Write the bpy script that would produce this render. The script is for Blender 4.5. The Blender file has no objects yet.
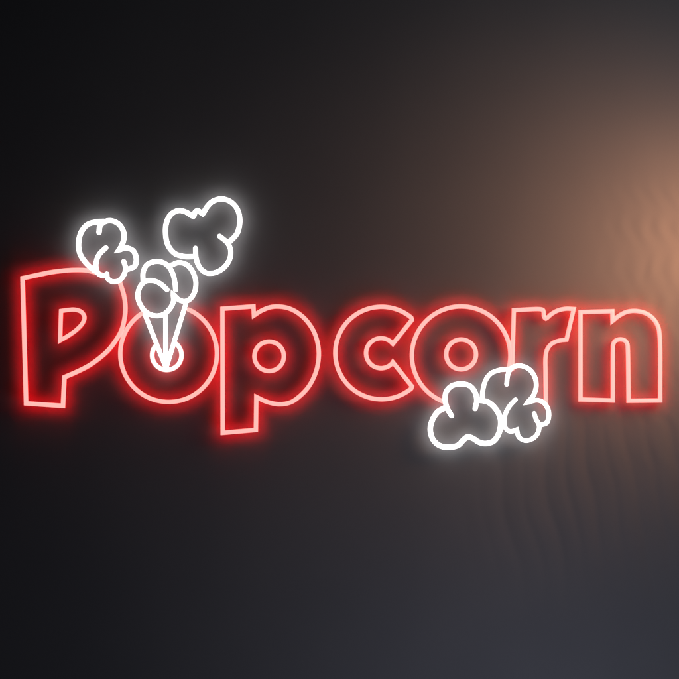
import bpy, bmesh, math
from mathutils import Vector, noise

sc = bpy.context.scene
C = sc.collection

# ------------------------------------------------------------------ scale: 2 mm per photo pixel
S = 0.002
def WX(px): return (px - 339.5) * S
def WZ(py): return (339.5 - py) * S

# ------------------------------------------------------------------ camera
DIST = 8.0
cd = bpy.data.cameras.new("camera"); cam = bpy.data.objects.new("camera", cd); C.objects.link(cam)
cd.sensor_width = 36; cd.lens = 36 * (DIST - 0.018) / (679 * S)
cd.clip_start = 0.05; cd.clip_end = 100
cam.location = (0, -DIST, 0); cam.rotation_euler = (math.radians(90), 0, 0)
sc.camera = cam

# ------------------------------------------------------------------ world: a dark room
w = bpy.data.worlds.new("World"); sc.world = w; w.use_nodes = True
bg = w.node_tree.nodes["Background"]
bg.inputs[0].default_value = (0.75, 0.85, 1.0, 1); bg.inputs[1].default_value = 0.002

# ------------------------------------------------------------------ lamps
def lamp(name, kind, loc, power, col, size=0.1, aim=None):
    ld = bpy.data.lights.new(name, kind); ld.energy = power; ld.color = col
    if kind == 'AREA': ld.shape = 'DISK'; ld.size = size
    else: ld.shadow_soft_size = size
    o = bpy.data.objects.new(name, ld); C.objects.link(o); o.location = loc
    if aim is not None:
        o.rotation_euler = (Vector(aim) - Vector(loc)).to_track_quat('-Z', 'Y').to_euler()
    return o
wl = lamp("warm_lamp", 'SPOT', (WX(762), -0.33, WZ(238)), 26.5, (1.0, 0.42, 0.19), 0.21, aim=(WX(672), 0, WZ(262)))
wl.data.spot_size = math.radians(106); wl.data.spot_blend = 1.0
lamp("room_lamp", 'POINT', (WX(720), -0.50, WZ(200)), 6.6, (0.84, 0.85, 0.92), 0.30)
lamp("cool_lamp", 'POINT', (WX(560), -0.65, WZ(740)), 7.2, (0.70, 0.75, 1.0), 0.3)

sc.view_settings.view_transform = 'Standard'; sc.view_settings.look = 'None'
sc.view_settings.exposure = 0; sc.view_settings.gamma = 1
cy = sc.cycles
cy.use_denoising = True
cy.use_adaptive_sampling = False
cy.max_bounces = 4; cy.diffuse_bounces = 2; cy.glossy_bounces = 2
cy.sample_clamp_indirect = 4.0
cy.use_light_tree = True

# ------------------------------------------------------------------ materials
def mat(name):
    m = bpy.data.materials.new(name); m.use_nodes = True
    return m, m.node_tree.nodes, m.node_tree.links, m.node_tree.nodes["Principled BSDF"]

def wall_material():
    m, N, L, p = mat("dark_wall")
    tc = N.new('ShaderNodeTexCoord')
    n1 = N.new('ShaderNodeTexNoise'); n1.inputs['Scale'].default_value = 2.3; n1.inputs['Detail'].default_value = 3
    L.new(tc.outputs['Object'], n1.inputs['Vector'])
    r = N.new('ShaderNodeValToRGB'); L.new(n1.outputs['Fac'], r.inputs['Fac'])
    r.color_ramp.elements[0].position = 0.3; r.color_ramp.elements[0].color = (0.112, 0.112, 0.115, 1)
    r.color_ramp.elements[1].position = 0.7; r.color_ramp.elements[1].color = (0.130, 0.128, 0.128, 1)
    L.new(r.outputs['Color'], p.inputs['Base Color'])
    n2 = N.new('ShaderNodeTexNoise'); n2.inputs['Scale'].default_value = 260; n2.inputs['Detail'].default_value = 2
    L.new(tc.outputs['Object'], n2.inputs['Vector'])
    b = N.new('ShaderNodeBump'); b.inputs['Strength'].default_value = 0.05; b.inputs['Distance'].default_value = 0.0008
    L.new(n2.outputs['Fac'], b.inputs['Height']); L.new(b.outputs['Normal'], p.inputs['Normal'])
    p.inputs['Roughness'].default_value = 0.75
    p.inputs['Specular IOR Level'].default_value = 0.12
    return m

def tube_material(name, col, strength):
    m, N, L, p = mat(name)
    p.inputs['Base Color'].default_value = (0.10, 0.10, 0.10, 1)
    p.inputs['Roughness'].default_value = 0.45
    p.inputs['Emission Color'].default_value = (*col, 1)
    p.inputs['Emission Strength'].default_value = strength
    return m

M_WALL = wall_material()
# each tube shines forward through its frosted face; a harder unseen back strip is added for the wall halo
M_RED = tube_material("red_light_tube", (1.0, 0.40, 0.36), 1.3)
M_RED_FLOODED = tube_material("glow_flooded_red_tube", (1.0, 0.80, 0.76), 1.3)  # red tube with the glow of the white tubes put into its colour
M_RED_BACK = tube_material("red_halo_strip", (1.0, 0.001, 0.004), 43.0)
M_WHITE = tube_material("white_light_tube", (1.0, 0.985, 0.98), 1.5)
M_WHITE_BACK = tube_material("white_halo_strip", (1.0, 0.98, 0.99), 8.5)
M_RED_SIDE = tube_material("red_side_spill", (1.0, 0.004, 0.008), 2.4)  # side glow added to tint the wall inside the letters
M_WHITE_SIDE = tube_material("white_side_spill", (1.0, 0.97, 0.97), 1.8)  # side glow added to lift the grey inside the popcorn
m, N, L, p = mat("clear_peg"); M_PEG = m
p.inputs['Base Color'].default_value = (0.9, 0.9, 0.9, 1); p.inputs['Roughness'].default_value = 0.15
p.inputs['Alpha'].default_value = 0.35

# ------------------------------------------------------------------ the wall (soft cloth-like folds as real relief)
def sm(a, b, x):
    t = max(0.0, min(1.0, (x - a) / (b - a))); return t * t * (3 - 2 * t)
def fold(px, py):
    """relief in metres at photo position px, py (positive = towards the viewer)"""
    h = 0.0
    # long hanging folds at the lower right
    m1 = sm(440, 580, px) * sm(395, 440, py) * (1 - sm(500, 640, py))
    if m1 > 0:
        u = px - 0.16 * (py - 430) + 8.0 * noise.noise(Vector((px / 75, py / 60, 3.1)))
        a = 0.5 + 0.5 * noise.noise(Vector((u / 40, py / 160, 7.7)))
        ph = (u % 22) - 11.0
        w_ = 3.8 + 1.6 * a
        h -= 0.0028 * m1 * math.exp(-(ph / w_) ** 2) * (0.35 + a) - 0.0012 * m1 * math.sin(u * 2 * math.pi / 46)
    # short scales at the right edge above the letters
    m2 = sm(575, 670, px) * sm(150, 220, py) * (1 - 0.6 * sm(300, 460, py)) * (1 - sm(500, 600, py))
    if m2 > 0:
        u = px - 0.25 * (py - 250)
        v = py + 9 * noise.noise(Vector((px / 22, py / 40, 1.5)))
        h += 0.00115 * m2 * math.sin(u * 2 * math.pi / 19 + 1.3 * math.sin(v * 2 * math.pi / 44)) * (0.6 + 0.4 * math.sin(v * 2 * math.pi / 37))
    h += 0.0006 * noise.noise(Vector((px / 130, py / 170, 0.3)))
    return h

def build_wall():
    bm = bmesh.new()
    x0, x1, y0, y1 = -700, 1400, -600, 1300
    def axis(lo, hi, a, b, fine, coarse):
        v = []; t = lo
        while t < hi:
            v.append(t); t += fine if a <= t < b else coarse
        v.append(hi); return v
    xs = axis(x0, x1, 400, 700, 2.5, 20); ys = axis(y0, y1, 140, 660, 4, 20)
    rows = [[bm.verts.new((WX(a), -fold(a, b), WZ(b))) for a in xs] for b in ys]
    for j in range(len(ys) - 1):
        for i in range(len(xs) - 1):
            f = bm.faces.new((rows[j][i], rows[j + 1][i], rows[j + 1][i + 1], rows[j][i + 1])); f.smooth = True
    me = bpy.data.meshes.new("wall"); bm.to_mesh(me); bm.free(); me.materials.append(M_WALL)
    o = bpy.data.objects.new("wall", me); C.objects.link(o); o['kind'] = 'structure'
    return o
build_wall()

# ------------------------------------------------------------------ tube tools
def zm(ox, oy, size, pts):
    """points read off an enlarged crop -> photo pixels; a third item 'c' marks a corner"""
    s = size / 679.0
    return [(ox + p[0] * s, oy + p[1] * s) + tuple(p[2:]) for p in pts]

def arc(cx, cy, r, a0, a1, n=40):
    """a in degrees, clockwise in the picture from the right"""
    return [(cx + r * math.cos(math.radians(a0 + (a1 - a0) * i / n)),
             cy + r * math.sin(math.radians(a0 + (a1 - a0) * i / n))) for i in range(n + 1)]

def smooth(pts, closed):
    """centripetal Catmull-Rom through pts, broken at corners; returns [(x, y)]"""
    P = [Vector(p[:2]) for p in pts]; K = [len(p) > 2 for p in pts]; n = len(P)
    if closed and any(K):
        k = K.index(True); P = P[k:] + P[:k]; K = K[k:] + K[:k]
        P.append(P[0].copy()); K.append(True); ring = False
    else:
        ring = closed
    out = []; m = len(P); segs = m if ring else m - 1
    for i in range(segs):
        p1 = P[i]; p2 = P[(i + 1) % m]
        p0 = P[(i - 1) % m] if (ring or i > 0) and not K[i] else p1 * 2 - p2
        p3 = P[(i + 2) % m] if (ring or i + 2 < m) and not K[(i + 1) % m] else p2 * 2 - p1
        t0 = 0; t1 = t0 + max((p1 - p0).length, 1e-4) ** .5; t2 = t1 + max((p2 - p1).length, 1e-4) ** .5
        t3 = t2 + max((p3 - p2).length, 1e-4) ** .5
        k = max(1, int((p2 - p1).length / 1.2))
        for j in range(k):
            t = t1 + (t2 - t1) * j / k
            A1 = p0 * ((t1 - t) / (t1 - t0)) + p1 * ((t - t0) / (t1 - t0))
            A2 = p1 * ((t2 - t) / (t2 - t1)) + p2 * ((t - t1) / (t2 - t1))
            A3 = p2 * ((t3 - t) / (t3 - t2)) + p3 * ((t - t2) / (t3 - t2))
            B1 = A1 * ((t2 - t) / (t2 - t0)) + A2 * ((t - t0) / (t2 - t0))
            B2 = A2 * ((t3 - t) / (t3 - t1)) + A3 * ((t - t1) / (t3 - t1))
            out.append(B1 * ((t2 - t) / (t2 - t1)) + B2 * ((t - t1) / (t2 - t1)))
    if not closed:
        out.append(P[-1])
    # drop near-duplicates
    res = [out[0]]
    for q in out[1:]:
        if (q - res[-1]).length > 0.25: res.append(q)
    if closed and (res[-1] - res[0]).length < 0.25: res.pop()
    return res

def tube(bm, pts, closed, rad, depth, lip, strip):
    """sweep a round tube of radius rad (photo px) along pts, its axis `depth` metres off the wall"""
    Q = smooth(pts, closed); n = len(Q); r = rad * S
    # cross-section: frosted half-round face, straight sides made to glow, and an added halo strip recessed
    # between two unseen lips added to cut the halo off. (u across, v towards the viewer, in tube radii)
    na = 9; l = lip / rad; bk = -0.45
    prof = [(math.cos(math.pi * i / (na - 1)), math.sin(math.pi * i / (na - 1))) for i in range(na)]
    prof += [(-1, bk - l), (-0.83, bk - l), (-0.83, bk), (-strip, bk), (strip, bk), (0.83, bk), (0.83, bk - l), (1, bk - l)]
    seg = len(prof)
    kind = [0] * (na - 1) + [3, 3, 3, 3, 2, 3, 3, 3, 3]
    rings = []
    r *= 0.94
    def ring(center, nrm, k, cap, back):
        c = Vector((WX(center.x), -depth, WZ(center.y))) + back
        N3 = Vector((nrm.x, 0, -nrm.y))
        return [bm.verts.new(c + N3 * (r * cap * k * u) + Vector((0, -r * v * (cap if v > 0 else 1), 0))) for u, v in prof]
    T = []
    for i in range(n):
        a = Q[(i - 1) % n] if (closed or i > 0) else Q[i]
        b = Q[(i + 1) % n] if (closed or i < n - 1) else Q[i]
        d1 = (Q[i] - a).normalized() if (Q[i] - a).length > 1e-6 else (b - Q[i]).normalized()
        d2 = (b - Q[i]).normalized() if (b - Q[i]).length > 1e-6 else d1
        t = (d1 + d2)
        t = t.normalized() if t.length > 1e-3 else Vector((-d1.y, d1.x))
        T.append((t, min(2.2, 1.0 / max(0.2, t.dot(d1)))))
    Z = Vector((0, 0, 0))
    def d3(t): return Vector((t.x, 0, -t.y))
    for i in range(n):
        t, k = T[i]; nr = Vector((-t.y, t.x))
        if not closed and i == 0:
            for s_ in (80, 55, 28):
                a = math.radians(s_); rings.append(ring(Q[i], nr, 1, math.cos(a), d3(t) * (-r * math.sin(a))))
        rings.append(ring(Q[i], nr, k, 1, Z))
        if not closed and i == n - 1:
            for s_ in (28, 55, 80):
                a = math.radians(s_); rings.append(ring(Q[i], nr, 1, math.cos(a), d3(t) * (r * math.sin(a))))
    R = len(rings)
    for i in range(R if closed else R - 1):
        A = rings[i]; B = rings[(i + 1) % R]
        for j in range(seg):
            f = bm.faces.new((A[j], A[(j + 1) % seg], B[(j + 1) % seg], B[j])); f.smooth = kind[j] == 0; f.material_index = kind[j]
    if not closed:
        bm.faces.new(rings[0]); bm.faces.new(list(reversed(rings[-1])))
    # clear pegs carry the tube off the wall, hidden behind it
    total = sum((Q[(i + 1) % n] - Q[i]).length for i in range(n - 1)); cnt = max(2, int(total / 60))
    for c in range(cnt):
        q = Q[min(n - 1, int((c + 0.5) * n / cnt))]
        lo = []; hi = []
        for j in range(8):
            a = 2 * math.pi * j / 8; pr = 0.0011
            x = WX(q.x) + pr * math.cos(a); z = WZ(q.y) + pr * math.sin(a)
            lo.append(bm.verts.new((x, 0.001, z))); hi.append(bm.verts.new((x, -depth + r * 0.4, z)))
        for j in range(8):
            f = bm.faces.new((lo[j], hi[j], hi[(j + 1) % 8], lo[(j + 1) % 8])); f.material_index = 1

def part(name, paths, rad, depth, material, parent, label=None):
    bm = bmesh.new()
    for pts, closed in paths: tube(bm, pts, closed, rad, depth, *((LIP_WHITE, 0.8) if material is M_WHITE else (LIP_RED, 0.42)))
    bmesh.ops.recalc_face_normals(bm, faces=bm.faces)
    me = bpy.data.meshes.new(name); bm.to_mesh(me); bm.free()
    me.materials.append(material); me.materials.append(M_PEG)
    me.materials.append(M_WHITE_BACK if material is M_WHITE else M_RED_BACK); me.materials.append(M_WHITE_SIDE if material is M_WHITE else M_RED_SIDE)
    o = bpy.data.objects.new(name, me); C.objects.link(o); o.parent = parent
    if label: o['label'] = label
    return o

A = (10, 250, 100); B = (10, 320, 100); Cc = (60, 200, 100); D = (155, 185, 100); E = (115, 250, 100)
F = (115, 315, 100); G = (210, 290, 120); H = (210, 340, 100); I = (325, 295, 100); J = (325, 320, 100)
L_ = (490, 295, 100); Mm = (420, 360, 100); Nn = (460, 350, 100); Q_ = (570, 300, 100); R_ = (570, 330, 100)
def z(o, *p): return zm(*o, p)

sign = bpy.data.objects.new("neon_sign", None); C.objects.link(sign)
sign['label'] = "wall sign reading Popcorn in glowing red outline letters with white popcorn pieces"
sign['category'] = "neon sign"

HR = 0.0250      # red tubes: axis to wall
HW = 0.0320      # white tubes stand further out, in front of the letters
RR = 2.38
LIP_RED = 1.75; LIP_WHITE = 2.7   # photo px

# ---- capital P
P = part("letter", [(
    z(Cc, (300, 512), (245, 493), (180, 478)) + z(A, (430, 136), (350, 142), (270, 153), (180, 172), (87, 192, 'c'))
    + z(B, (111, 566, 'c'), (361, 583, 'c'), (371, 388, 'c'), (450, 354), (540, 308), (610, 258), (668, 206))
    + z(E, (8, 612), (45, 545), (65, 470), (72, 390), (62, 310), (37, 228)), False)],
    RR, HR, M_RED, sign, "large capital letter P outlined in red light")
part("inner_outline", [(z(A, (348, 414, 'c'), (390, 408), (440, 405), (485, 420), (507, 455), (495, 495), (455, 540), (400, 580), (342, 614, 'c')), True)],
    2.2, HR, M_RED, P)
# ---- first o
O = part("letter", [(arc(168.8, 353.6, 48.3, -65.5, 237, 110), False)], 2.3, HR + 0.0012, M_RED, sign,
    "round letter o with white streaks shooting up from its middle")
part("inner_outline", [(arc(167.0, 355.2, 14.7, -50, 226, 40), False)], 2.4, HR + 0.0012, M_RED_FLOODED, O, "red ring at the foot of the white streaks, their glow put into its colour")
# ---- p
P2 = part("letter", [(
    z(G, (71, 106, 'c'), (246, 93, 'c'), (249, 144, 'c'), (290, 118), (340, 98), (395, 94), (460, 109), (530, 156), (585, 230), (611, 310), (615, 385), (597, 470), (557, 548))
    + z(H, (605, 385), (545, 424), (470, 436), (385, 419), (315, 386, 'c'), (312, 610, 'c'), (87, 630, 'c')), True)],
    2.3, HR, M_RED, sign, "letter p in red outline with a long descending stem")
part("inner_outline", [(arc(269.2, 356.3, 14.7, 0, 354, 60), True)], 2.3, HR, M_RED, P2)
# ---- c
cx, cyy = 381.5, 353.0
part("letter", [(
    [(411.9, 319.9, 'c')] + arc(cx, cyy, 46.2, -50, -310, 90) + [(411.9, 386.3, 'c')]
    + [(392.8, 362.2, 'c')] + arc(381, 353.2, 15.0, 42, 318, 44) + [(392.8, 343.8, 'c')], True)],
    2.3, HR, M_RED, sign, "letter c in red outline open to the right")
# ---- second o
O2 = part("letter", [(arc(461, 355.6, 49.2, 13, -248.5, 100), False)], 2.3, HR, M_RED, sign,
    "round letter o with popcorn pieces covering its lower right")
part("inner_outline", [(arc(461, 354.4, 14.9, 0, 354, 60), True)], 2.35, HR, M_RED, O2)
# ---- r
part("letter", [(z(L_, (150, 505), (161, 103, 'c'), (345, 97), (360, 104), (364, 125), (366, 148), (378, 160), (395, 148), (415, 130), (460, 105), (515, 93), (567, 95, 'c'), (518, 304, 'c'), (468, 310), (420, 330), (388, 368), (376, 425), (376, 520)) + z(Nn, (583, 375)), False)],
    2.25, HR, M_RED, sign, "letter r in red outline ending behind white popcorn")
# ---- n
part("letter", [(z(Q_, (70, 82, 'c'), (286, 76, 'c'), (287, 142, 'c'), (330, 108), (380, 82), (440, 74), (510, 89), (562, 125), (596, 180), (607, 245)) +
    z(R_, (611, 478, 'c'), (396, 480, 'c'), (391, 130)) + z(Q_, (388, 300), (372, 276), (340, 267), (308, 276), (292, 300)) +
    z(R_, (290, 130), (289, 478, 'c'), (70, 471, 'c')), True)],
    2.3, HR, M_RED, sign, "last letter n in red outline at the right end")

# ---- streaks between the first o and the popcorn above it
for pts in (z(E, (208, 445)) + z(F, (349, 362)), z(E, (345, 440)) + z(F, (346, 366)), z(E, (480, 372)) + z(F, (346, 368))):
    part("streak", [(pts, False)], 2.37, HW - 0.0012, M_WHITE, sign)

# ---- popcorn pieces
k = part("popcorn", [(z(Cc, (300, 146), (250, 150), (190, 168), (146, 220), (128, 300), (140, 370), (185, 435), (240, 482)), False),
    (z(Cc, (267, 222), (274, 178), (300, 152), (345, 141), (400, 165), (434, 220), (434, 272), (413, 325), (400, 341, 'c'), (450, 326), (498, 345), (520, 400), (507, 450), (465, 470)), False)],
    2.65, HW, M_WHITE, sign, "three lobed popcorn piece over the top of the capital P")
part("crease", [(z(Cc, (435, 418), (447, 465), (435, 510), (402, 548), (358, 555), (325, 533), (320, 502)), False)], 2.51, HW, M_WHITE, k)
part("crease", [(z(Cc, (314, 325), (270, 368), (248, 420), (250, 475), (272, 508), (318, 515)), False)], 2.51, HW, M_WHITE, k)

k = part("popcorn", [(z(D, (506, 388), (558, 330), (577, 245), (560, 165), (512, 113), (450, 95), (388, 115), (348, 158), (330, 190), (325, 196), (318, 192), (305, 182), (288, 174), (272, 188), (265, 210), (260, 214), (252, 210), (215, 186), (162, 174), (110, 200), (80, 255), (73, 330), (90, 410), (135, 465), (200, 486), (272, 486)), False)],
    2.65, HW, M_WHITE, sign, "largest popcorn piece, flying highest above the letters")
part("crease", [(z(D, (276, 430), (281, 500), (305, 560), (350, 597), (410, 595), (470, 560), (508, 503), (514, 440), (492, 393), (440, 349)), False)], 2.56, HW, M_WHITE, k)

k = part("popcorn", [(z(E, (192, 215), (193, 150), (217, 102), (265, 80), (320, 82), (365, 112), (395, 165), (408, 220), (413, 272)), False),
    (z(E, (355, 270), (310, 230), (260, 209), (212, 212), (175, 245), (156, 310), (175, 375), (220, 427), (282, 447), (335, 435), (378, 393), (398, 348), (396, 302, 'c'), (430, 335), (470, 349), (505, 338), (540, 290), (550, 215), (525, 142), (485, 98), (432, 86), (385, 103)), False)],
    2.51, HW, M_WHITE, sign, "popcorn piece on top of the streaks above the first o")

k = part("popcorn", [(z(Mm, (172, 322), (120, 352), (82, 410), (69, 475), (90, 543), (140, 583), (210, 590), (262, 575), (297, 538), (325, 521), (360, 532), (400, 557), (445, 566), (500, 548), (538, 485), (545, 400), (515, 335), (460, 285), (400, 272)), False)],
    2.79, HW, M_WHITE, sign, "popcorn piece with a wide base below the second o")
part("crease", [(z(Mm, (213, 378), (185, 330), (170, 270), (177, 215), (215, 175), (283, 161), (340, 177), (373, 220), (384, 275), (373, 330)), False)], 2.65, HW + 0.001, M_WHITE, k)

k = part("popcorn", [(z(Nn, (318, 130), (265, 136), (210, 158), (175, 200), (155, 265), (148, 330)), False),
    (z(Nn, (315, 232), (323, 170), (345, 125), (395, 106), (455, 122), (500, 170), (516, 240), (495, 310), (455, 357, 'c'), (520, 340), (565, 356), (595, 400), (601, 450), (585, 495), (550, 507)), False)],
    2.37, HW + 0.0015, M_WHITE, sign, "smaller popcorn piece under the letter r")
part("crease", [(z(Nn, (502, 430), (515, 470), (535, 510), (528, 560), (495, 598), (442, 614), (398, 590), (384, 540, 'c'), (340, 552), (308, 530), (298, 480), (308, 430), (335, 380), (375, 336)), False)], 2.28, HW + 0.0015, M_WHITE, k)
